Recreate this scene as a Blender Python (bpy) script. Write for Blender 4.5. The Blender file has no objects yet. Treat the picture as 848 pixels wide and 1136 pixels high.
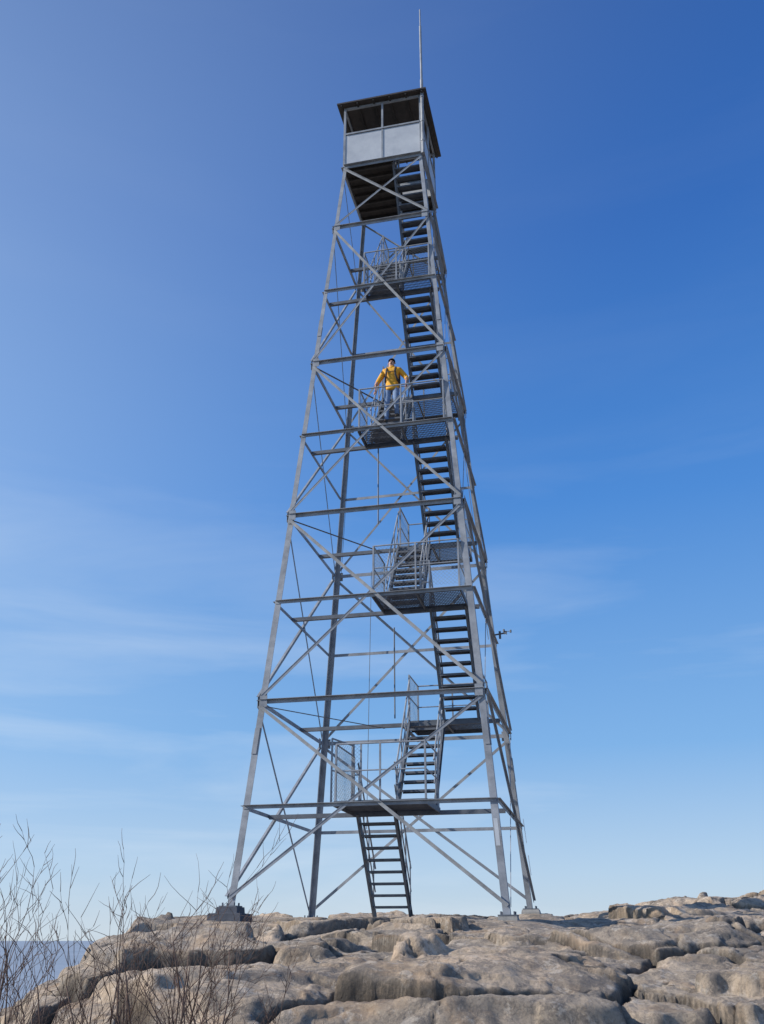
import bpy, bmesh, math, random
import numpy as np
from mathutils import Vector, Matrix, Euler
R = math.radians
random.seed(7)
scene = bpy.context.scene
scene.view_settings.view_transform = 'Standard'
scene.view_settings.look = 'None'
scene.view_settings.exposure = 0
EYE = -0.45

# ------------------------------------------------------------------ materials
def new_mat(name):
    m = bpy.data.materials.new(name); m.use_nodes = True
    nt = m.node_tree
    return m, nt, nt.nodes['Principled BSDF']

def noisy_mat(name, c1, c2, scale=8, rough=0.6, metal=0.0, bump=0.0, bscale=60, detail=6, c3=None):
    m, nt, b = new_mat(name)
    tc = nt.nodes.new('ShaderNodeTexCoord')
    n = nt.nodes.new('ShaderNodeTexNoise'); n.inputs['Scale'].default_value = scale
    n.inputs['Detail'].default_value = detail; n.inputs['Roughness'].default_value = 0.65
    nt.links.new(tc.outputs['Object'], n.inputs['Vector'])
    r = nt.nodes.new('ShaderNodeValToRGB')
    r.color_ramp.elements[0].position = 0.33; r.color_ramp.elements[0].color = (*c1, 1)
    r.color_ramp.elements[1].position = 0.66; r.color_ramp.elements[1].color = (*c2, 1)
    if c3:
        e = r.color_ramp.elements.new(0.75); e.color = (*c3, 1)
    nt.links.new(n.outputs['Fac'], r.inputs['Fac'])
    nt.links.new(r.outputs['Color'], b.inputs['Base Color'])
    b.inputs['Roughness'].default_value = rough; b.inputs['Metallic'].default_value = metal
    if bump > 0:
        n2 = nt.nodes.new('ShaderNodeTexNoise'); n2.inputs['Scale'].default_value = bscale
        n2.inputs['Detail'].default_value = 5
        nt.links.new(tc.outputs['Object'], n2.inputs['Vector'])
        bp = nt.nodes.new('ShaderNodeBump'); bp.inputs['Strength'].default_value = bump
        bp.inputs['Distance'].default_value = 0.01
        nt.links.new(n2.outputs['Fac'], bp.inputs['Height'])
        nt.links.new(bp.outputs['Normal'], b.inputs['Normal'])
    return m

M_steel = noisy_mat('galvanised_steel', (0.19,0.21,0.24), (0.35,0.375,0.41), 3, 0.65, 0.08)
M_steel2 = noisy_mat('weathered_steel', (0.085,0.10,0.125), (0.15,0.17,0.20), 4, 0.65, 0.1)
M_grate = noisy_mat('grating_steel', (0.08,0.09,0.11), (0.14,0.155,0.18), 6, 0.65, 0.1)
M_wire = noisy_mat('wire_mesh', (0.22,0.25,0.28), (0.32,0.35,0.38), 6, 0.5, 0.3)
M_panel = noisy_mat('white_painted_metal', (0.42,0.45,0.49), (0.54,0.57,0.60), 2.2, 0.5, 0, 0.1, 9)
M_roof = noisy_mat('dark_roof_metal', (0.035,0.03,0.028), (0.06,0.05,0.045), 5, 0.6)
M_wood = noisy_mat('dark_wood_floor', (0.03,0.028,0.027), (0.06,0.052,0.048), 7, 0.8)
M_conc = noisy_mat('concrete', (0.26,0.26,0.25), (0.38,0.37,0.35), 9, 0.9, 0, 0.5, 50)
M_dconc = noisy_mat('dark_footing', (0.045,0.055,0.075), (0.09,0.10,0.125), 9, 0.8, 0, 0.5, 50)

# ------------------------------------------------------------------ mesh helpers
def finish(bm, name, mat, parent=None, smooth=False):
    me = bpy.data.meshes.new(name)
    bmesh.ops.recalc_face_normals(bm, faces=bm.faces)
    bm.to_mesh(me); bm.free()
    if isinstance(mat, (list, tuple)):
        for x in mat: me.materials.append(x)
    else: me.materials.append(mat)
    if smooth:
        me.polygons.foreach_set('use_smooth', [True]*len(me.polygons))
    ob = bpy.data.objects.new(name, me); scene.collection.objects.link(ob)
    if parent: ob.parent = parent
    return ob

def extr(bm, p0, p1, u, v, prof):
    p0 = Vector(p0); p1 = Vector(p1); u = Vector(u); v = Vector(v)
    a = [bm.verts.new(p0 + u*x + v*y) for x, y in prof]
    b = [bm.verts.new(p1 + u*x + v*y) for x, y in prof]
    n = len(prof)
    for i in range(n):
        j = (i+1) % n
        bm.faces.new((a[i], a[j], b[j], b[i]))
    bm.faces.new(a[::-1]); bm.faces.new(b)

def axes(p0, p1, hint):
    d = (Vector(p1)-Vector(p0)).normalized()
    u = Vector(hint) - d*d.dot(Vector(hint))
    if u.length < 1e-5: u = d.orthogonal()
    u.normalize()
    return u, d.cross(u).normalized()

def bar(bm, p0, p1, w, t, hint=(0,0,1)):
    """rectangular bar; t along hint, w across"""
    u, v = axes(p0, p1, hint)
    extr(bm, p0, p1, u, v, [(-t/2,-w/2),(t/2,-w/2),(t/2,w/2),(-t/2,w/2)])

def rod(bm, p0, p1, r, n=6, r1=None):
    u, v = axes(p0, p1, (0.31,0.2,0.93))
    if r1 is None: r1 = r
    p0 = Vector(p0); p1 = Vector(p1)
    a=[];b=[]
    for i in range(n):
        t = 2*math.pi*i/n
        a.append(bm.verts.new(p0+(u*math.cos(t)+v*math.sin(t))*r))
        b.append(bm.verts.new(p1+(u*math.cos(t)+v*math.sin(t))*r1))
    for i in range(n):
        j=(i+1)%n; bm.faces.new((a[i],a[j],b[j],b[i]))
    bm.faces.new(a[::-1]); bm.faces.new(b)

def tube(bm, pts, radii, n=8, flat=None):
    pts=[Vector(p) for p in pts]; rings=[]
    prev=None
    for i,p in enumerate(pts):
        d = (pts[min(i+1,len(pts)-1)]-pts[max(i-1,0)]).normalized()
        if prev is None:
            u = d.orthogonal().normalized()
            if flat is not None:
                u = Vector(flat)-d*d.dot(Vector(flat)); u.normalize()
        else:
            u = prev-d*d.dot(prev); u.normalize()
        prev=u; v=d.cross(u)
        r = radii[i]; ru,rv = (r if isinstance(r,tuple) else (r,r))
        rings.append([bm.verts.new(p+u*ru*math.cos(2*math.pi*k/n)+v*rv*math.sin(2*math.pi*k/n)) for k in range(n)])
    for a,b in zip(rings,rings[1:]):
        for k in range(n):
            j=(k+1)%n; bm.faces.new((a[k],a[j],b[j],b[k]))
    bm.faces.new(rings[0][::-1]); bm.faces.new(rings[-1])

def box(bm, x0,x1,y0,y1,z0,z1):
    vs=[bm.verts.new((x,y,z)) for z in (z0,z1) for x,y in ((x0,y0),(x1,y0),(x1,y1),(x0,y1))]
    for f in ((0,3,2,1),(4,5,6,7),(0,1,5,4),(1,2,6,5),(2,3,7,6),(3,0,4,7)):
        bm.faces.new([vs[i] for i in f])

# ------------------------------------------------------------------ tower
TOWER = bpy.data.objects.new('fire_lookout_tower', None); scene.collection.objects.link(TOWER)
TC = (0.25, 19.7); YAW = R(-13.0)
TOWER.location = (TC[0], TC[1], 0); TOWER.rotation_euler = (0,0,YAW)
def half(z): return 2.20 - 0.0770*(z-3.79)
LV = [0.0, 1.77, 3.76, 5.85, 7.85, 9.90, 11.92, 14.12, 16.25, 18.47]
def loc2w(a,b):
    c,s=math.cos(YAW),math.sin(YAW)
    return (TC[0]+c*a-s*b, TC[1]+s*a+c*b)
FOOT = {(-1,-1):0.085,(1,-1):-0.085,(1,1):0.14,(-1,1):-0.02}

bm = bmesh.new()
for (sa,sb),zf in FOOT.items():
    z0=zf; z1=18.5
    lg=0.125; t=0.014
    segs=[(z0,7.92,0.125),(7.92,13.0,0.105),(13.0,z1,0.09)]
    for (za,zb,lg) in segs:
        p0=(sa*half(za),sb*half(za),za); p1=(sa*half(zb),sb*half(zb),zb)
        extr(bm,p0,p1,(-sa,0,0),(0,-sb,0),[(0,0),(lg,0),(lg,t),(t,t),(t,lg),(0,lg)])
    for zj in (7.92,13.0,3.0):   # splice plates
        for s in (0,1):
            p0=Vector((sa*half(zj-.25),sb*half(zj-.25),zj-.25)); p1=Vector((sa*half(zj+.25),sb*half(zj+.25),zj+.25))
            if s==0: extr(bm,p0,p1,(-sa,0,0),(0,sb,0),[(0.01,0.001),(0.095,0.001),(0.095,0.012),(0.01,0.012)])
            else: extr(bm,p0,p1,(0,-sb,0),(sa,0,0),[(0.01,0.001),(0.095,0.001),(0.095,0.012),(0.01,0.012)])
finish(bm,'legs',M_steel,TOWER)

FACES=[((-1,-1),(1,-1),(0,-1,0)),((1,-1),(1,1),(1,0,0)),((1,1),(-1,1),(0,1,0)),((-1,1),(-1,-1),(-1,0,0))]
def corner(c,z): return Vector((c[0]*half(z),c[1]*half(z),z))
bg=bmesh.new(); bd=bmesh.new()
for ca,cb,n in FACES:
    n=Vector(n)
    for k in range(1,10):
        z=LV[k]; big = (k%2==0)
        w=0.085 if big else 0.07
        if k==9: w=0.10
        t=0.009
        p0=corner(ca,z)+n*0.003; p1=corner(cb,z)+n*0.003
        d=(p1-p0).normalized()
        p0=p0+d*0.012; p1=p1-d*0.012
        extr(bg,p0,p1,n,(0,0,1),[(0,-w/2),(t,-w/2),(t,w/2-t),(w*0.8,w/2-t),(w*0.8,w/2),(0,w/2)])
    panels=[(None,2),(2,4),(4,6),(6,8),(8,9)]
    for i,(k0,k1) in enumerate(panels):
        z1=LV[k1]-0.07
        for di,(c0,c1) in enumerate(((ca,cb),(cb,ca))):
            z0 = (FOOT[c0]+0.12) if k0 is None else LV[k0]+0.07
            off=0.016+0.020*di
            p0=corner(c0,z0)+n*off; p1=corner(c1,z1)+n*off
            d=(p1-p0).normalized(); p0+=d*0.03; p1-=d*0.03
            w=0.062 if k1<5 else 0.052
            u,v=axes(p0,p1,n)
            t=0.008
            s = 1 if v.z>0 else -1
            extr(bd,p0,p1,u,v*s,[(0,-w/2),(t,-w/2),(t,w/2-t),(w*0.22 if di==0 else w*0.8,w/2-t),(w*0.22 if di==0 else w*0.8,w/2),(0,w/2)])
    for k in (2,4,6,8):
        for c,s in ((ca,1),(cb,-1)):
            p=corner(c,LV[k]); d=(corner(cb,LV[k])-corner(ca,LV[k])).normalized()*s
            q=p+d*0.02+n*0.046
            extr(bg,q-Vector((0,0,0.11)),q+Vector((0,0,0.11)),d,n,[(0,0),(0.15,0),(0.15,0.008),(0,0.008)])
finish(bg,'horizontal_girts',M_steel,TOWER)
finish(bd,'diagonal_braces',M_steel,TOWER)

BF=-0.92; BB=0.45
bm=bmesh.new()
for k in range(1,9):
    z=LV[k]; h=half(z)-0.01
    b = BF if k%2 else BB
    bar(bm,(-h,b,z-0.02),(h,b,z-0.02),0.07,0.08)
    if k in (2,4,6):
        bar(bm,(0.1,BB+.03,z-0.03),(0.1,h,z-0.03),0.05,0.05)
for k in (2,4,6):
    h=half(LV[k])
    bar(bm,(-h+.05,-h+.05,LV[k]-.07),(-.3,BB,LV[k]-.07),0.045,0.008)
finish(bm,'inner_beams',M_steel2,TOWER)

PL={1:(-0.62,1.10),2:(0.22,1.85),3:(0.0,1.80),4:(0.05,1.62),5:(-0.42,1.55),6:(-0.36,1.42),7:(-0.42,1.25),8:(-0.36,1.10)}
FA={1:-0.16,2:0.63,3:1.38,4:0.42,5:1.08,6:0.05,7:0.81,8:0.02,9:0.64}
SW=0.35
bf=bmesh.new(); bgr=bmesh.new(); br=bmesh.new(); bw=bmesh.new()
def mesh_panel(p0,p1,h0,h1,s=0.055,r=0.0022):
    p0=Vector(p0);p1=Vector(p1);L=(p1-p0).length;H=h1-h0;d=(p1-p0)/L
    base=p0+Vector((0,0,h0))
    for sg in (1,-1):
        x=-H
        while x<L+H:
            xa,ya,xb,yb=x,0,x+sg*H,H
            def clip(xa,ya,xb,yb):
                if xa>xb: xa,ya,xb,yb=xb,yb,xa,ya
                if xb<=0 or xa>=L: return None
                m=(yb-ya)/(xb-xa)
                if xa<0: ya+=m*(0-xa); xa=0
                if xb>L: yb-=m*(xb-L); xb=L
                return xa,ya,xb,yb
            c=clip(xa,ya,xb,yb)
            if c and (c[2]-c[0])>0.02:
                xa,ya,xb,yb=c
                A=base+d*xa+Vector((0,0,ya)); B=base+d*xb+Vector((0,0,yb))
                rod(bw,A,B,r,3)
            x+=s*1.4142
def rail(p0,p1,h=1.02,mesh=True,mid=True,r=0.017):
    p0=Vector(p0);p1=Vector(p1)
    up=Vector((0,0,1))
    rod(br,p0+up*h,p1+up*h,r)
    if mid: rod(br,p0+up*h*0.52,p1+up*h*0.52,r*0.8)
    n=max(1,int(round((p1-p0).length/0.9)))
    for i in range(n+1):
        q=p0.lerp(p1,i/n); bar(br,q,q+up*h,0.032,0.032,(1,0,0))
    if mesh: mesh_panel(p0,p1,0.06,h-0.03)
for k in range(1,9):
    z=LV[k]; h=half(z)-0.03
    a0,a1=PL[k]; a1=min(a1,h)
    if k%2: b0,b1=-h+0.0,BF-0.01
    else: b0,b1=BB+0.01,min(h,1.55)
    zt=z+0.045
    for A,B in (((a0,b0),(a1,b0)),((a0,b1),(a1,b1))):
        bar(bf,(A[0],A[1],zt-0.03),(B[0],B[1],zt-0.03),0.02,0.10)
    for A,B in (((a0,b0),(a0,b1)),((a1,b0),(a1,b1))):
        bar(bf,(A[0],A[1]+.011,zt-0.031),(B[0],B[1]-.011,zt-0.031),0.02,0.10)
    bar(bf,((a0+a1)/2,b0+.02,zt-0.045),((a0+a1)/2,b1-.02,zt-0.045),0.04,0.05)
    x=a0+0.03
    while x<a1-0.01:
        bar(bgr,(x,b0+.012,zt),(x,b1-.012,zt),0.011,0.028); x+=0.032
    y=b0+0.05
    while y<b1:
        bar(bgr,(a0+.012,y,zt+.006),(a1-.012,y,zt+.006),0.009,0.010); y+=0.09
    zo=zt+0.02
    outer=b0+0.02 if k%2 else b1-0.02
    inner=b1-0.02 if k%2 else b0+0.02
    rail((a0+.02,outer,zo),(a1-.02,outer,zo), mesh=(k in (3,6,7,8)))
    rail((a0+.02,b0+.04,zo),(a0+.02,b1-.04,zo), mesh=True)
    rail((a1-.02,b0+.04,zo),(a1-.02,b1-.04,zo), mesh=(k>2))
    fl=[FA[k],FA[k+1]]; lo,hi=min(fl),max(fl)
    segs=[(a0+.02,lo-SW-.03),(lo+SW+.03,hi-SW-.03),(hi+SW+.03,a1-.02)]
    for s0,s1 in segs:
        if s1-s0>0.12: rail((s0,inner,zo),(s1,inner,zo),mesh=True)
rail((PL[1][0]-.22,-1.75,LV[1]+.06),(PL[1][0]-.02,BF-.05,LV[1]+.06),h=1.25,mesh=True)
rail((PL[1][0]-.0,BF-.02,LV[1]+.06),(PL[1][0]+.15,BF-.02,LV[1]+.06),h=1.3,mesh=True)
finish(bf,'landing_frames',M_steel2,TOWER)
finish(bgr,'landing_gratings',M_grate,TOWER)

bs=bmesh.new(); bt=bmesh.new()
for f in range(1,10):
    a=FA[f]
    z0=LV[f-1] if f>1 else -0.06
    z1=LV[f]
    if f>1: z0+=0.05
    z1+=0.05
    if f==9: z1=18.52
    if f%2: b0,b1=BB,BF
    else: b0,b1=BF,BB
    if f==1: b0=0.58
    n=max(8,int(round((z1-z0)/0.208)))
    P0=Vector((a,b0,z0)); P1=Vector((a,b1,z1))
    d=(P1-P0).normalized()
    for s in (-1,1):
        o=Vector((s*SW,0,0)); inn=Vector((-s,0,0))
        A=P0+o+Vector((0,0,-0.02)); B=P1+o+Vector((0,0,-0.02))
        up=Vector((0,0,1))-d*d.z; up.normalize()
        H=0.17;t=0.010;fl=0.045
        extr(bs,A,B,up,inn*-1,[(-H/2,0),(H/2,0),(H/2,fl),(H/2-t,fl),(H/2-t,t),(-H/2+t,t),(-H/2+t,fl),(-H/2,fl)])
        hr=0.92
        A=P0+o+Vector((0,0,hr))+Vector((s*.02,0,0)); B=P1+o+Vector((s*.02,0,hr))
        rod(br,A,B,0.018)
        rod(br,A-Vector((0,0,hr*0.48)),B-Vector((0,0,hr*0.48)),0.014)
        for i in range(4):
            q=(P0+o).lerp(P1+o,(i+0.25)/3.5)+Vector((s*.03,0,0))
            rod(br,q,q+Vector((0,0,hr)),0.014,5)
    for i in range(1,n):
        q=P0.lerp(P1,i/n)
        box(bt,a-SW+.012,a+SW-.012,q.y-0.10,q.y+0.10,q.z-0.012,q.z)
        box(bt,a-SW+.013,a+SW-.013,q.y-0.106,q.y-0.101,q.z-0.045,q.z-0.001)
        box(bt,a-SW+.013,a+SW-.013,q.y+0.101,q.y+0.106,q.z-0.045,q.z-0.001)
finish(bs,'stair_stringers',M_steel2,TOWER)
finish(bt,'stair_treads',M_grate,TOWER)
finish(br,'handrails',M_steel,TOWER)
finish(bw,'wire_mesh_guards',M_wire,TOWER)

bm=bmesh.new(); bc=bmesh.new(); bdk=bmesh.new()
for (sa,sb),zf in FOOT.items():
    h=half(zf)
    x,y=sa*(h-0.04),sb*(h-0.04)
    box(bm,x-.16,x+.16,y-.16,y+.16,zf-.02,zf+.0)
    for dx in (-.11,.11):
        for dy in (-.11,.11): rod(bm,(x+dx,y+dy,zf-.05),(x+dx,y+dy,zf+.05),0.016)
    tgt = bdk if (sa,sb)==(-1,-1) else bc
    s=.19
    zz=[(zf-.55,s*1.12),(zf-.07,s),(zf-.021,s*.92)]
    if (sa,sb)==(-1,-1): zz=[(zf-.8,.34),(zf-.13,.30),(zf-.12,.20),(zf-.021,.19)]
    if (sa,sb)==(1,-1): zz=[(zf-.5,.17),(zf-.07,.16),(zf-.021,.155)]
    prev=None
    for z,r in zz:
        ring=[tgt.verts.new((x+i*r,y+j*r,z)) for i,j in ((-1,-1),(1,-1),(1,1),(-1,1))]
        if prev:
            for i in range(4):
                j=(i+1)%4; tgt.faces.new((prev[i],prev[j],ring[j],ring[i]))
        prev=ring
    tgt.faces.new(prev)
finish(bm,'base_plates',M_steel2,TOWER); finish(bc,'concrete_footings',M_conc,TOWER); finish(bdk,'pedestal_footing',M_dconc,TOWER)

bm=bmesh.new()
rod(bm,(-0.12,BF-.05,9.85),(-0.12,BF-.05,7.9),0.016)
rod(bm,(0.02,0.0,5.8),(0.02,0.02,3.8),0.016)
rod(bm,(-.95,half(6)*.9,7.9),(-1.1,half(2)*.9,1.8),0.008)
rod(bm,(-1.02,1.0,18.4),(-1.75,1.9,7.9),0.006)
rod(bm,(1.0,.9,18.4),(1.9,1.7,5.9),0.008)
zz=6.1; h=half(zz)
bar(bm,(h,h,zz),(h+.28,h-.05,zz+.02),0.03,0.03)
bar(bm,(h+.12,h,zz-.10),(h+.12,h,zz+.08),0.05,0.05,(1,0,0))
for t in range(3):
    an=t*2.09
    rod(bm,(h+.28,h-.05,zz+.05),(h+.28+.1*math.cos(an),h-.05+.1*math.sin(an),zz+.05),0.008)
    rod(bm,(h+.28+.1*math.cos(an),h-.05+.1*math.sin(an),zz+.02),(h+.28+.1*math.cos(an),h-.05+.1*math.sin(an),zz+.08),0.025)
rod(bm,(h+.28,h-.05,zz-.02),(h+.28,h-.05,zz+.06),0.014)
finish(bm,'conduits_and_fittings',M_steel2,TOWER)
bm=bmesh.new()
for z0,z1 in ((1.25,1.75),(0.6,1.0)):
    h0,h1=half(z0),half(z1)
    extr(bm,(h0+.045,h0-.13,z0+.2),(h1+.045,h1-.13,z1+.2),(0,1,0),(1,0,0),[(0,0),(.1,0),(.1,.006),(0,.006)])
h0,h1=half(1.0),half(1.45)
extr(bm,(h0-.10,-h0-.045,1.0),(h1-.10,-h1-.045,1.45),(1,0,0),(0,-1,0),[(0,0),(.07,0),(.07,.006),(0,.006)])
finish(bm,'sign_plates',M_panel,TOWER)

# ------------------------------------------------------------------ cab
c=half(18.52); z0=18.54; zs=19.66; ze=20.66
CAB=bpy.data.objects.new('cab',None); scene.collection.objects.link(CAB); CAB.parent=TOWER
bm=bmesh.new()
ha0,ha1,hb0,hb1=0.27,1.0,-1.0,0.55
box(bm,-c,ha0,-c,c,z0-.05,z0)
box(bm,ha0+.001,c,hb1,c,z0-.05,z0-.001)
box(bm,ha0+.001,c,-c,hb0,z0-.05,z0-.001)
for i in range(7):
    y=-c+.12+i*(2*c-.24)/6
    bar(bm,(-c+.03,y,z0-.10),(ha0-.02 if y<hb1 else c-.03,y,z0-.10),0.045,0.10)
finish(bm,'floor_and_joists',M_wood,CAB)
bm=bmesh.new()
g=0.006
for ca,cb,n in FACES:
    n=Vector(n); A=Vector((ca[0]*c,ca[1]*c,0)); B=Vector((cb[0]*c,cb[1]*c,0)); d=(B-A).normalized()
    L=(B-A).length
    for s0,s1 in ((0.035,L/2-g),(L/2+g,L-0.035)):
        p0=A+d*s0+n*0.0; p1=A+d*s1
        extr(bm,p0+Vector((0,0,z0-.04)),p1+Vector((0,0,z0-.04)),n,(0,0,1),[(-.02,0),(.01,0),(.01,zs-z0),(-.02,zs-z0)])
finish(bm,'lower_wall_panels',M_panel,CAB)
bm=bmesh.new()
for ca,cb,n in FACES:
    n=Vector(n); A=Vector((ca[0]*c,ca[1]*c,0)); B=Vector((cb[0]*c,cb[1]*c,0)); d=(B-A).normalized(); L=(B-A).length
    bar(bm,A+d*.04+Vector((0,0,zs+.0))+n*.012,B-d*.04+Vector((0,0,zs+.0))+n*.012,0.05,0.05)
    bar(bm,A+d*.04+Vector((0,0,ze-.04)),B-d*.04+Vector((0,0,ze-.04)),0.05,0.07)
    m=A+d*(L/2)
    bar(bm,m+Vector((0,0,zs+.03))+n*.01,m+Vector((0,0,ze-.08))+n*.01,0.05,0.045,n)
    bar(bm,m+Vector((0,0,z0-.03))+n*.018,m+Vector((0,0,zs-.03))+n*.018,0.045,0.012,n)
for sa in (-1,1):
    for sb in (-1,1):
        bar(bm,(sa*(c-.005),sb*(c-.005),z0-.06),(sa*(c-.005),sb*(c-.005),ze-.005),0.06,0.06,(1,0,0))
finish(bm,'window_frames_and_posts',M_steel,CAB)
bm=bmesh.new()
o=c+.19
zr=ze
lo=[bm.verts.new((sx*o,sy*o,zr)) for sx,sy in ((-1,-1),(1,-1),(1,1),(-1,1))]
hi=[bm.verts.new((sx*o,sy*o,zr+.05)) for sx,sy in ((-1,-1),(1,-1),(1,1),(-1,1))]
ap=bm.verts.new((0,0,zr+.62))
bm.faces.new(lo[::-1])
for i in range(4):
    j=(i+1)%4
    bm.faces.new((lo[i],lo[j],hi[j],hi[i])); bm.faces.new((hi[i],hi[j],ap))
finish(bm,'roof',M_roof,CAB)
bm=bmesh.new()
for i in range(6):
    x=-o+.12+i*(2*o-.24)/5
    bar(bm,(x,-o+.02,zr-.03),(x,o-.02,zr-.03),0.04,0.055)
finish(bm,'rafters',M_wood,CAB)
bm=bmesh.new()
rod(bm,(-.1,0,z0),(-.1,0,z0+.95),0.05,8); rod(bm,(-.1,0,z0+.95),(-.1,0,z0+1.0),0.3,16)
finish(bm,'alidade_stand',M_wood,CAB)
bm=bmesh.new()
mx,my=c+.06,-c-.06
rod(bm,(mx,my,18.45),(mx,my,21.15),0.045,8); rod(bm,(mx,my,21.15),(mx,my,23.3),0.034,8); rod(bm,(mx,my,23.3),(mx,my,24.0),0.02,6)
for z in (18.9,19.6,20.5):
    bar(bm,(c-.02,-c+.02,z),(mx,my,z),0.05,0.03)
    rod(bm,(mx,my,z-.03),(mx,my,z+.03),0.058,8)
finish(bm,'lightning_mast',M_steel,CAB)

# ------------------------------------------------------------------ terrain
def h2(ix,iy,seed):
    n=(ix.astype(np.int64)*374761393+iy.astype(np.int64)*668265263+seed*1274126177)&0x7fffffff
    n=((n^(n>>13))*1274126177)&0x7fffffff
    n=(n^(n>>16))&0x7fffffff
    n=((n^(n>>11))*668265263)&0x7fffffff
    return ((n^(n>>15))&0xffffff)/float(0xffffff)
def vn(x,y,seed=0):
    ix=np.floor(x);iy=np.floor(y);fx=x-ix;fy=y-iy
    fx=fx*fx*fx*(fx*(fx*6-15)+10);fy=fy*fy*fy*(fy*(fy*6-15)+10)
    a=h2(ix,iy,seed);b=h2(ix+1,iy,seed);c_=h2(ix,iy+1,seed);d=h2(ix+1,iy+1,seed)
    return (a*(1-fx)+b*fx)*(1-fy)+(c_*(1-fx)+d*fx)*fy-.5
def fbm(x,y,o=4,seed=0,g=.5):
    s=0;am=1
    for i in range(o):
        s=s+am*vn(x,y,seed+i*17);x=x*2.03+3.1;y=y*2.03+1.7;am*=g
    return s
def voro(x,y,seed):
    """returns distance to the nearest cell border (true edge distance) and cell data"""
    ix=np.floor(x);iy=np.floor(y)
    F1=np.full(x.shape,9.);cx=np.zeros_like(x);cy=np.zeros_like(x);r1=np.zeros_like(x);r2=np.zeros_like(x);r3=np.zeros_like(x)
    pts=[]
    for dx in (-2,-1,0,1,2):
        for dy in (-2,-1,0,1,2):
            jx=ix+dx;jy=iy+dy
            px=jx+.1+.8*h2(jx,jy,seed);py=jy+.1+.8*h2(jx,jy,seed+5)
            pts.append((px,py))
            if abs(dx)>1 or abs(dy)>1: continue
            d=np.hypot(px-x,py-y)
            m=d<F1
            F1=np.where(m,d,F1);cx=np.where(m,px,cx);cy=np.where(m,py,cy)
            r1=np.where(m,h2(jx,jy,seed+9),r1);r2=np.where(m,h2(jx,jy,seed+13),r2);r3=np.where(m,h2(jx,jy,seed+21),r3)
    E=np.full(x.shape,9.)
    for px,py in pts:
        dd=np.hypot(px-cx,py-cy)
        ok=dd>1e-6
        ed=((px-cx)*((px+cx)/2-x)+(py-cy)*((py+cy)/2-y))/np.maximum(dd,1e-6)
        E=np.where(ok,np.minimum(E,ed),E)
    return E,x-cx,y-cy,r1,r2,r3
def ss(a,b,x):
    t=np.clip((x-a)/(b-a),0,1);return t*t*(3-2*t)
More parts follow.
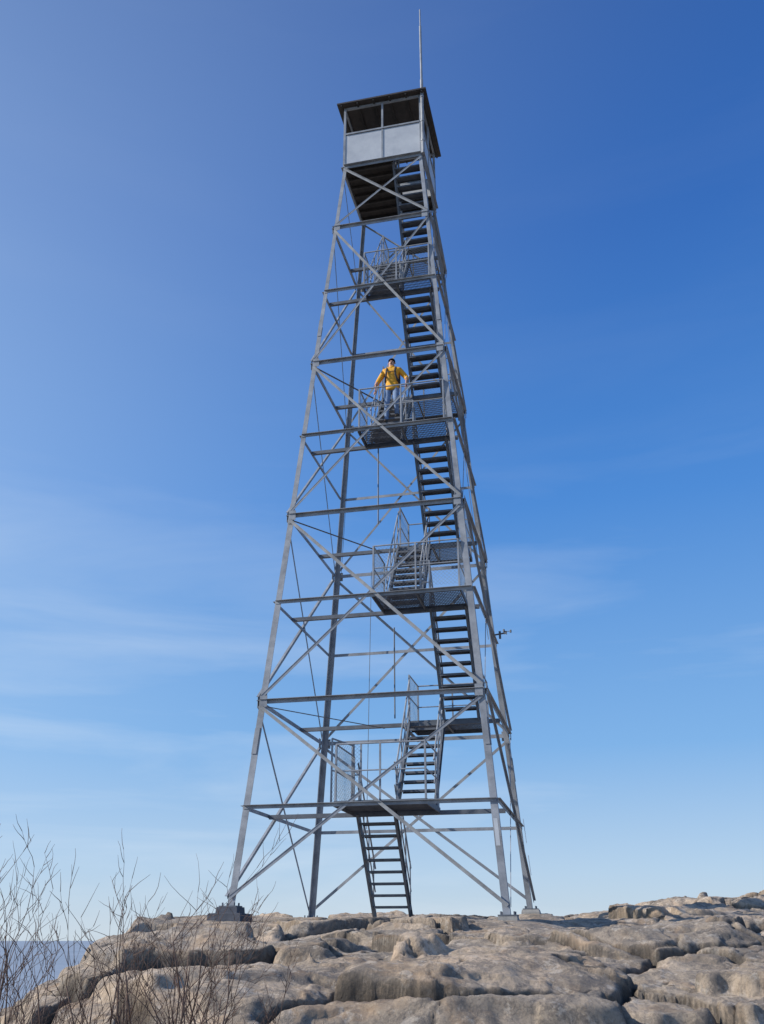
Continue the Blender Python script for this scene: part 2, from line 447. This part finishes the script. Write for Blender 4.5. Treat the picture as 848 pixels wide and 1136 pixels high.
def terrain(X,Y,full=False):
    wob=1.2*fbm(X*.28,Y*.12,2,401)+.30*fbm(X*1.1,Y*.5,3,411)
    Yw=Y+wob*np.where(Y<15,1,np.exp(-(Y-15)))
    prof=np.interp(Yw,[-60,-5,0,4,8.3,8.8,9.3,11.4,11.7,12.4,16,20,26,34,60,200],[-9,-1.9,-1.55,-1.25,-.86,-.46,-.34,-.20,-.03,.03,.20,.34,.36,.1,-3,-30])
    prof=prof+.84*np.exp(-((X-13)/6.5)**2-((Y-26)/5.5)**2)
    prof=prof-.10*np.exp(-((X-3.5)/3)**2-((Y-13)/3)**2)
    prof=prof-.05*np.exp(-((X+2.3)/1.0)**2-((Y-15.5)/2)**2)
    edge=-0.70-.172*Y+.25*np.sin(Y*.9)
    d=np.clip(edge-X,0,None)
    prof=prof-np.where(d<8,.40*d+.10*d*d,9.6+.6*(d-8))
    dr=np.clip(X-22,0,None); prof=prof-.02*dr*dr/(1+.05*dr)
    r=np.hypot(X,Y-12)
    far=np.interp(r,[0,40,120,400,1500,3000,1e6],[0,0,-12,-60,-150,-158,-158])
    k=ss(35,90,r)
    prof=prof*(1-k)+np.minimum(far,prof*.0+far)*k
    wx=X+.55*fbm(X*.4,Y*.4,3,3)+.08*fbm(X*2.5,Y*2.5,4,203,.6);wy=Y+.5*fbm(X*.4+9,Y*.4,3,8)+.08*fbm(X*2.5+5,Y*2.5,4,213,.6)
    ux=wx*.97+wy*.26; uy=-wx*.26+wy*.97
    e,dx,dy,r1,r2,r3=voro(ux/2.4,uy/1.75,11)
    e=e*2.0
    slab=(r1-.5)*.32*ss(-.01,.03,e)+dx*(r2-.5)*.50+dy*(r3-.30)*.42-.20*(1-ss(0,.05,e))-.05*(1-ss(0,.18,e))
    e2,dx,dy,q1,q2,q3=voro(ux/1.05+3,uy/.8,31)
    e2=e2*.9
    mk=ss(-.06,.12,fbm(X*.33,Y*.33,2,77))
    small=((q1-.5)*.20+dx*(q2-.5)*.22+dy*(q3-.4)*.14-.07*(1-ss(0,.025,e2))-.02*(1-ss(0,.09,e2)))*mk
    c1=np.abs(fbm(wx*.5+wy*.22,wy*.9,3,55)); crack=-.05*(1-ss(0,.008,c1))
    det=.13*fbm(X*.6,Y*.6,2,91)+.05*fbm(X*2.2,Y*2.6,4,101,.55)+.021*fbm(X*9,Y*9,4,131,.62)
    sc=fbm(wx*.9+7,wy*1.3,3,501,.5)
    scab=.035*ss(.0,.02,sc)-.035
    amp=np.where(r<35,1.,np.exp(-(r-35)/30))
    calm=1-.80*np.exp(-((X-.3)/4.2)**4-((Y-19.5)/3.9)**4)
    s=prof+amp*(slab+small+scab)*calm
    st=.27; u=s/st+.7*fbm(X*.35,Y*.35,3,301)
    fu=u-np.floor(u)
    led=(np.floor(u)+ss(.64,.85,fu)*.8+fu*.2-u)*st
    lm=ss(-.2,.25,fbm(X*.25+4,Y*.25,2,311))
    h=s+amp*calm*led*.75*lm+amp*crack*calm+det*amp*(.35+.65*calm)
    h=h+k*fbm(X*.01,Y*.01,4,5)*np.clip(r*.03,0,20)
    z=h+EYE
    for (sa,sb),zf in FOOT.items():
        x,y=loc2w(sa*half(0),sb*half(0))
        rad=.75; drop=.09
        if sb==-1:
            rad=1.0
        if (sa,sb)==(-1,-1): drop=.27; rad=1.25; y-=.25
        w=np.exp(-(((X-x)**2+(Y-y)**2)/rad**2)**1.3)
        z=z*(1-w)+(zf-drop)*w
    x,y=loc2w(FA[1],.6)
    w=np.exp(-(((X-x)**2+(Y-y)**2)/.7**2)**1.3)
    z=z*(1-w)+(-.05)*w
    if full:
        dark=np.maximum(1-ss(.015,.08,e),(1-ss(.005,.035,e2))*mk*.85)
        dark=np.maximum(dark,(1-ss(0,.015,c1))*.8)
        return z,(r3*.6+q3*.3*mk+.15*(1-mk)+.10*ss(.0,.02,sc)),dark*calm
    return z
def lines(a,b,s,neg,pos):
    core=list(np.arange(a,b,s)); out=core
    x=b;st=s
    while x<pos: out.append(x);st*=1.22;x+=st
    out.append(pos)
    lo=[];x=a;st=s
    while True:
        st*=1.22;x-=st
        if x<neg: break
        lo.append(x)
    lo.append(neg)
    return np.array(lo[::-1]+out)
gx=lines(-6.0,12.0,.030,-60000,60000)
g1=lines(6.5,14.5,.021,-2000,14.6); g1=g1[g1<14.5]
g2=lines(14.5,28,.036,14.49,60000); g2=g2[g2>14.505]
gy=np.unique(np.concatenate([g1,g2]))
X,Y=np.meshgrid(gx,gy)
Z,TONE,DARK=terrain(X,Y,True)
nx,ny=len(gx),len(gy)
co=np.stack([X.ravel(),Y.ravel(),Z.ravel()],1)
idx=np.arange(nx*ny).reshape(ny,nx)
q=np.stack([idx[:-1,:-1].ravel(),idx[:-1,1:].ravel(),idx[1:,1:].ravel(),idx[1:,:-1].ravel()],1)
me=bpy.data.meshes.new('granite_summit_ground')
me.vertices.add(len(co)); me.vertices.foreach_set('co',co.ravel())
me.loops.add(q.size); me.loops.foreach_set('vertex_index',q.ravel())
me.polygons.add(len(q)); me.polygons.foreach_set('loop_start',np.arange(0,q.size,4)); me.polygons.foreach_set('loop_total',np.full(len(q),4))
me.polygons.foreach_set('use_smooth',np.ones(len(q),bool))
me.update()
for nm,arr in (('tone',TONE),('crack',DARK)):
    at=me.attributes.new(nm,'FLOAT','POINT'); at.data.foreach_set('value',arr.ravel().astype(np.float32))
ground=bpy.data.objects.new('granite_summit_ground',me); scene.collection.objects.link(ground)

m,nt,b=new_mat('granite'); N=nt.nodes; Lk=nt.links
geo=N.new('ShaderNodeNewGeometry')
def noise(scale,detail=6,rough=.6,vec=None,dist=0):
    n=N.new('ShaderNodeTexNoise'); n.inputs['Scale'].default_value=scale;n.inputs['Detail'].default_value=detail
    n.inputs['Roughness'].default_value=rough;n.inputs['Distortion'].default_value=dist
    Lk.new(vec or geo.outputs['Position'],n.inputs['Vector']);return n
def ramp(src,stops):
    r=N.new('ShaderNodeValToRGB')
    el=r.color_ramp.elements
    el[0].position,el[0].color=stops[0][0],(*stops[0][1],1)
    el[1].position,el[1].color=stops[-1][0],(*stops[-1][1],1)
    for p,cc in stops[1:-1]:
        e=el.new(p); e.color=(*cc,1)
    Lk.new(src,r.inputs['Fac']);return r
def mix(f,a,bb,mode='MIX'):
    x=N.new('ShaderNodeMix');x.data_type='RGBA';x.blend_type=mode
    if isinstance(f,(int,float)): x.inputs[0].default_value=f
    else: Lk.new(f,x.inputs[0])
    Lk.new(a,x.inputs[6]);
    if isinstance(bb,tuple): x.inputs[7].default_value=(*bb,1)
    else: Lk.new(bb,x.inputs[7])
    return x.outputs[2]
def mul(s,f):
    x=N.new('ShaderNodeMath');x.operation='MULTIPLY';x.inputs[1].default_value=f;Lk.new(s,x.inputs[0]);return x.outputs[0]
def attr(nm):
    a=N.new('ShaderNodeAttribute');a.attribute_name=nm;return a.outputs['Fac']
base=ramp(noise(.9,8,.65,None,.4).outputs['Fac'],[(.3,(.24,.20,.16)),(.48,(.42,.35,.275)),(.7,(.58,.48,.38))])
tone=ramp(attr('tone'),[(0,(.58,.59,.62)),(.5,(1,.98,.94)),(1,(1.2,1.1,.98))])
col=mix(.9,base.outputs[0],tone.outputs[0],'MULTIPLY')
grain=ramp(noise(20,10,.85).outputs['Fac'],[(.33,(.36,.36,.37)),(.5,(1.0,1.0,1.0)),(.7,(1.2,1.18,1.15))])
col=mix(.85,col,grain.outputs[0],'MULTIPLY')
lich=ramp(noise(2.0,13,.8,None,.6).outputs['Fac'],[(.49,(0,0,0)),(.545,(1,1,1))])
col=mix(mul(lich.outputs[0],.62),col,(.13,.12,.11))
rust=ramp(noise(1.5,6,.6,None,1.0).outputs['Fac'],[(.53,(0,0,0)),(.68,(1,1,1))])
col=mix(mul(rust.outputs[0],.45),col,(.42,.27,.15))
pale=ramp(noise(5,10,.75).outputs['Fac'],[(.55,(0,0,0)),(.60,(1,1,1))])
col=mix(mul(pale.outputs[0],.45),col,(.62,.56,.48))
col=mix(mul(attr('crack'),.9),col,(.04,.034,.028))
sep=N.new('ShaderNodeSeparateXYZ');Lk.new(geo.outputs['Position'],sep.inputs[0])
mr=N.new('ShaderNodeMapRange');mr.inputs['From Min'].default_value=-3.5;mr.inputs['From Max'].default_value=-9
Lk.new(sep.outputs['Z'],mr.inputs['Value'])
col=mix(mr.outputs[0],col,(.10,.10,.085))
Lk.new(col,b.inputs['Base Color']);b.inputs['Roughness'].default_value=.9
bp=N.new('ShaderNodeBump');bp.inputs['Strength'].default_value=.95;bp.inputs['Distance'].default_value=.06
Lk.new(noise(8,13,.74).outputs['Fac'],bp.inputs['Height'])
bp2=N.new('ShaderNodeBump');bp2.inputs['Strength'].default_value=.6;bp2.inputs['Distance'].default_value=.008
Lk.new(noise(70,5,.75).outputs['Fac'],bp2.inputs['Height']);Lk.new(bp.outputs[0],bp2.inputs['Normal'])
Lk.new(bp2.outputs[0],b.inputs['Normal'])
me.materials.append(m)

bm=bmesh.new()
vs=[bm.verts.new(p) for p in ((-90000,-3000,-150),(90000,-3000,-150),(90000,90000,-150),(-90000,90000,-150))]
bm.faces.new(vs)
M_sea=noisy_mat('hazy_water',(.21,.27,.34),(.27,.33,.40),.0006,.9)
finish(bm,'sea',M_sea)

# ------------------------------------------------------------------ bare shrubs
M_twig=noisy_mat('twig_bark',(.09,.058,.045),(.18,.12,.095),12,.85)
def ground_z(x,y): return float(terrain(np.array([x]),np.array([y]))[0])
def shrub(x,y,height,stems,spread,seed,lean=(0,0)):
    rnd=random.Random(seed); bm=bmesh.new()
    z=ground_z(x,y)-.05
    def grow(p,d,L,r,depth):
        n=4; pts=[p]; rad=[r]
        for i in range(n):
            d=(d+Vector((rnd.gauss(0,.16),rnd.gauss(0,.16),rnd.gauss(.05,.08)))).normalized()
            p=p+d*L/n; pts.append(p); rad.append(r*(1-.6*(i+1)/n))
            if depth>0 and i>=1 or (depth>1):
                if rnd.random()<.1: continue
                sd=Vector((rnd.gauss(0,1),rnd.gauss(0,1),rnd.gauss(.3,.6))).normalized()
                grow(p,(d+sd*rnd.uniform(.5,.95)).normalized(),L*rnd.uniform(.38,.6),max(rad[-1]*.64,.0021),depth-1)
        tube(bm,pts,rad,4)
    for s in range(stems):
        an=rnd.uniform(0,6.28); t=rnd.uniform(.1,1)*spread
        d=Vector((math.cos(an)*t+lean[0],math.sin(an)*t+lean[1],1)).normalized()
        p=Vector((x+math.cos(an)*.08,y+math.sin(an)*.08,z))
        grow(p,d,height*rnd.uniform(.6,.95),.0098*height**.5*rnd.uniform(.7,1.1),3 if rnd.random()<.6 else 2)
    finish(bm,'bare_shrub',M_twig,smooth=True)
for args in ((-1.25,6.2,1.22,7,.38,1),(-1.65,6.0,1.0,7,.5,2),(-.95,5.8,.92,6,.5,3),(-2.25,6.2,1.25,10,.35,4,(-.05,0)),(-.5,6.0,.68,5,.6,5),(-2.0,7.0,.85,7,.45,6),(-2.6,6.8,1.25,9,.38,8),(-1.5,7.4,.7,6,.5,9),(-1.1,6.6,1.05,6,.45,12),(-1.9,5.7,.95,7,.5,15)):
    shrub(*args)

# ------------------------------------------------------------------ person
P=bpy.data.objects.new('hiker_person',None); scene.collection.objects.link(P)
M_jacket=noisy_mat('yellow_jacket',(.72,.33,.02),(.84,.43,.03),9,.7,0,.4,25)
M_jeans=noisy_mat('blue_jeans',(.12,.19,.33),(.20,.29,.45),12,.85)
M_skin=noisy_mat('skin',(.50,.27,.19),(.58,.33,.24),10,.55)
M_shoe=noisy_mat('hiking_boots',(.06,.045,.035),(.10,.075,.055),14,.8)
M_hair=noisy_mat('dark_hair',(.035,.022,.015),(.07,.04,.03),40,.8)
M_pack=noisy_mat('dark_backpack',(.03,.03,.04),(.06,.06,.07),14,.8)
M_eye=noisy_mat('eye_dark',(.02,.02,.02),(.03,.03,.03),4,.3)
V=[];E=[];RR=[];idn={}
def jt(n,p,r,par=None):
    idn[n]=len(V);V.append(p);RR.append(r if isinstance(r,tuple) else (r,r))
    if par is not None:E.append((idn[par],idn[n]))
jt('pelvis',(0,.02,.93),(.155,.115))
jt('waist',(0,.01,1.06),(.155,.12),'pelvis')
jt('chest',(0,.0,1.24),(.19,.14),'waist')
jt('shold',(0,.0,1.39),(.165,.105),'chest')
jt('neck',(0,-.01,1.48),.062,'shold')
jt('skull',(0,-.03,1.58),(.078,.088),'neck')
jt('crown',(0,-.025,1.67),(.070,.082),'skull')
for s,nm in ((-1,'l'),(1,'r')):
    jt('sh'+nm,(s*.19,.0,1.385),.085,'shold')
    if s<0:
        jt('el'+nm,(s*.33,-.02,1.13),.066,'sh'+nm); jt('wr'+nm,(s*.375,-.14,.93),.048,'el'+nm)
    else:
        jt('el'+nm,(s*.36,.02,1.16),.066,'sh'+nm); jt('wr'+nm,(s*.39,-.13,1.02),.048,'el'+nm)
    jt('hip'+nm,(s*.095,.01,.86),.10,'pelvis')
    if s<0:
        jt('kn'+nm,(s*.11,-.10,.36),.068,'hip'+nm); jt('an'+nm,(s*.11,-.13,-.12),.052,'kn'+nm)
        jt('to'+nm,(s*.12,-.27,-.165),.042,'an'+nm)
    else:
        jt('kn'+nm,(s*.13,-.14,.47),.068,'hip'+nm); jt('an'+nm,(s*.12,.02,.09),.052,'kn'+nm)
        jt('to'+nm,(s*.13,-.12,.045),.042,'an'+nm)
me=bpy.data.meshes.new('body');me.from_pydata(V,E,[]);ob=bpy.data.objects.new('body',me);scene.collection.objects.link(ob)
ob.modifiers.new('skin','SKIN').use_smooth_shade=True
for i,r in enumerate(RR): me.skin_vertices[0].data[i].radius=r
me.skin_vertices[0].data[0].use_root=True
sub=ob.modifiers.new('sub','SUBSURF');sub.levels=2;sub.render_levels=2
dg=bpy.context.evaluated_depsgraph_get();dg.update()
bmesh_me=bpy.data.meshes.new_from_object(ob.evaluated_get(dg))
ob.modifiers.clear();ob.data=bmesh_me;ob.name='body'
for mm in (M_jacket,M_jeans,M_skin,M_shoe): bmesh_me.materials.append(mm)
for p in bmesh_me.polygons:
    c_=p.center
    arm=abs(c_.x)>.24
    if c_.z>1.465 and abs(c_.x)<.12: k=2
    elif arm and c_.y<-.125: k=2
    elif arm: k=0
    elif c_.z>.84: k=0
    elif (c_.x<0 and c_.z<-.07) or (c_.x>0 and c_.z<.13 ): k=3
    else: k=1
    p.material_index=k; p.use_smooth=True
ob.parent=P
bm=bmesh.new()
tube(bm,[(0,.015,.80),(0,.015,.86),(0,.01,1.0)],[(.185,.145),(.18,.14),(.16,.125)],16,flat=(1,0,0))
tube(bm,[(0,-.005,1.43),(0,-.012,1.50)],[(.088,.085),(.078,.078)],12,flat=(1,0,0))
finish(bm,'jacket_hem_and_collar',M_jacket,P,True)
bm=bmesh.new()
tube(bm,[(0,-.09,1.60),(0,-.125,1.578),(0,-.10,1.57)],[.008,.014,.012],6)
for s in (-1,1): tube(bm,[(s*.078,-.02,1.575),(s*.088,-.012,1.595),(s*.082,-.01,1.62)],[.008,.014,.008],6)
finish(bm,'nose_and_ears',M_skin,P,True)
bm=bmesh.new()
for s in (-1,1):
    bmesh.ops.create_uvsphere(bm,u_segments=8,v_segments=6,radius=.011,matrix=Matrix.Translation((s*.032,-.108,1.61)))
box(bm,-.025,.025,-.115,-.100,1.54,1.547)
finish(bm,'eyes_and_mouth',M_eye,P)
bm=bmesh.new()
bmesh.ops.create_uvsphere(bm,u_segments=20,v_segments=14,radius=1,matrix=Matrix.Translation((0,-.008,1.662))@Matrix.Diagonal((.088,.098,.078,1)))
bmesh.ops.delete(bm,geom=[v for v in bm.verts if v.co.z<1.58 or (v.co.y<-.04 and v.co.z<1.675)],context='VERTS')
finish(bm,'hair',M_hair,P,True)
bm=bmesh.new()
box(bm,-.16,.16,.13,.32,.98,1.44)
bmesh.ops.bevel(bm,geom=bm.edges[:],offset=.05,segments=3,affect='EDGES')
for s in (-1,1):
    tube(bm,[(s*.10,.16,1.40),(s*.11,.06,1.475),(s*.11,-.06,1.46),(s*.105,-.142,1.34),(s*.12,-.147,1.18),(s*.155,-.06,1.06),(s*.14,.14,1.02)],[(.024,.012)]*7,6,flat=(1,0,0))
tube(bm,[(-.11,-.155,1.28),(.11,-.155,1.28)],[.010,.010],6)
finish(bm,'backpack',M_pack,P,True)
def hand(s,wr,rail_p,name):
    bm=bmesh.new(); wr=Vector(wr); g=Vector(rail_p)
    rd=Vector((0,-.545,-.84)).normalized()
    pm=wr.lerp(g,.62)+Vector((0,0,.018))
    tube(bm,[wr,wr.lerp(pm,.5),pm,g+Vector((0,0,.03))],[(.026,.02),(.036,.02),(.042,.018),(.036,.014)],8,flat=rd)
    for i,L in enumerate((.9,1.0,.95,.78)):
        o=rd*((i-1.5)*.021)
        k=g+o+Vector((0,0,.032)); 
        tube(bm,[k,k+Vector((s*.030*L,0,-.004)),k+Vector((s*.040*L,0,-.034)),k+Vector((s*.022*L,0,-.055))],[.010,.0095,.0085,.007],6)
    tb=pm-rd*-.035
    tube(bm,[wr.lerp(pm,.4)+rd*.028,tb+rd*.015+Vector((-s*.01,0,-.015)),g+rd*.045+Vector((-s*.024,0,-.02))],[.013,.011,.008],6)
    finish(bm,name,M_skin,P,True)
frise=(LV[6]-LV[5])/(BB-BF)
def rail_at(dy): return .92+dy*frise
hand(-1,(-.375,-.14,.93),(-.375,-.175,rail_at(-.175)+.02),'hand_1')
hand(1,(.39,-.13,1.02),(.375,-.12,rail_at(-.12)+.05),'hand_2')
zA,zB=LV[5]+.05,LV[6]+.05; nn=int(round((zB-zA)/.208)); it=5
tz=zA+(zB-zA)*it/nn; tb=BF+(BB-BF)*it/nn
mw=Matrix.Translation((TC[0],TC[1],0))@Matrix.Rotation(YAW,4,'Z')@Matrix.Translation((FA[6],tb,tz))
P.location=mw.to_translation(); P.rotation_euler=(0,0,YAW)

# ------------------------------------------------------------------ light, sky
sun_az=R(-96); sun_el=R(32)
sd=Vector((math.sin(sun_az)*math.cos(sun_el),math.cos(sun_az)*math.cos(sun_el),math.sin(sun_el)))
L=bpy.data.lights.new('sun','SUN');L.energy=5;L.angle=R(.5);L.color=(1,.93,.84)
lo=bpy.data.objects.new('sun',L);scene.collection.objects.link(lo)
lo.rotation_euler=sd.to_track_quat('Z','Y').to_euler()
w=bpy.data.worlds.new('World');scene.world=w;w.use_nodes=True
nt=w.node_tree;N=nt.nodes;Lk=nt.links
bgd=N['Background'];bgd.inputs['Strength'].default_value=.1
sky=N.new('ShaderNodeTexSky');sky.sky_type='NISHITA';sky.sun_disc=False
sky.sun_elevation=sun_el;sky.sun_rotation=sun_az%(2*math.pi);sky.altitude=400;sky.air_density=1.0;sky.dust_density=.5;sky.ozone_density=3
tc=N.new('ShaderNodeTexCoord')
sp=N.new('ShaderNodeSeparateXYZ');Lk.new(tc.outputs['Generated'],sp.inputs[0])
rz=N.new('ShaderNodeValToRGB');el=rz.color_ramp.elements
st=[(0,(.60,.71,.81)),(.06,(.48,.66,.87)),(.18,(.22,.47,.85)),(.42,(.075,.275,.73)),(.65,(.036,.16,.54)),(.85,(.025,.105,.39))]
el[0].position,el[0].color=st[0][0],(*st[0][1],1);el[1].position,el[1].color=st[-1][0],(*st[-1][1],1)
for p,cc in st[1:-1]:
    e=el.new(p);e.color=(*cc,1)
Lk.new(sp.outputs[2],rz.inputs['Fac'])
def wmath(op,a,bv):
    x=N.new('ShaderNodeMath');x.operation=op;x.use_clamp=False
    Lk.new(a,x.inputs[0])
    if isinstance(bv,(int,float)): x.inputs[1].default_value=bv
    else: Lk.new(bv,x.inputs[1])
    return x.outputs[0]
def vscale(src,f):
    x=N.new('ShaderNodeVectorMath');x.operation='SCALE';Lk.new(src,x.inputs[0]);x.inputs['Scale'].default_value=f;return x.outputs[0]
def wmix(f,a,bb):
    x=N.new('ShaderNodeMix');x.data_type='RGBA'
    if isinstance(f,(int,float)): x.inputs[0].default_value=f
    else: Lk.new(f,x.inputs[0])
    Lk.new(a,x.inputs[6])
    if isinstance(bb,tuple): x.inputs[7].default_value=(*bb,1)
    else: Lk.new(bb,x.inputs[7])
    return x.outputs[2]
colr=wmix(.86,sky.outputs[0],vscale(rz.outputs[0],10))
dt=N.new('ShaderNodeVectorMath');dt.operation='DOT_PRODUCT';Lk.new(tc.outputs['Generated'],dt.inputs[0]);dt.inputs[1].default_value=sd
mrr=N.new('ShaderNodeMapRange');mrr.interpolation_type='SMOOTHSTEP';mrr.inputs['From Min'].default_value=.0;mrr.inputs['From Max'].default_value=1.0;mrr.inputs['To Max'].default_value=.8
Lk.new(dt.outputs['Value'],mrr.inputs['Value'])
lowm=N.new('ShaderNodeMapRange');lowm.inputs['From Min'].default_value=.85;lowm.inputs['From Max'].default_value=.25;lowm.inputs['To Min'].default_value=.3;lowm.inputs['To Max'].default_value=1
Lk.new(sp.outputs[2],lowm.inputs['Value'])
colr=wmix(wmath('MULTIPLY',mrr.outputs[0],lowm.outputs[0]),colr,(5.4,7.3,9.7))
mp=N.new('ShaderNodeMapping');mp.inputs['Scale'].default_value=(1.6,1.6,11);mp.inputs['Rotation'].default_value=(R(5),R(5),0);mp.inputs['Location'].default_value=(.6,.2,.3)
Lk.new(tc.outputs['Generated'],mp.inputs['Vector'])
n=N.new('ShaderNodeTexNoise');n.inputs['Scale'].default_value=1.1;n.inputs['Detail'].default_value=7;n.inputs['Roughness'].default_value=.55;n.inputs['Distortion'].default_value=.4
Lk.new(mp.outputs[0],n.inputs['Vector'])
r=N.new('ShaderNodeValToRGB');r.color_ramp.elements[0].position=.47;r.color_ramp.elements[1].position=.80
r.color_ramp.elements[1].color=(.55,.55,.55,1)
Lk.new(n.outputs['Fac'],r.inputs['Fac'])
hz=N.new('ShaderNodeMapRange');hz.inputs['From Min'].default_value=.5;hz.inputs['From Max'].default_value=.08;hz.inputs['To Min'].default_value=.04;hz.inputs['To Max'].default_value=1
Lk.new(sp.outputs[2],hz.inputs['Value'])
cf=wmath('MULTIPLY',r.outputs[0],hz.outputs[0])
colr=wmix(cf,colr,(8.0,8.8,9.6))
Lk.new(colr,bgd.inputs['Color'])

# ------------------------------------------------------------------ camera
cam=bpy.data.cameras.new('camera');co_=bpy.data.objects.new('camera',cam);scene.collection.objects.link(co_)
cam.sensor_fit='VERTICAL';cam.sensor_height=24;cam.lens=24*1030/1136
cam.clip_end=300000;cam.clip_start=.05
co_.location=(0,0,EYE);co_.rotation_euler=(R(90+24.7),0,0)
scene.camera=co_
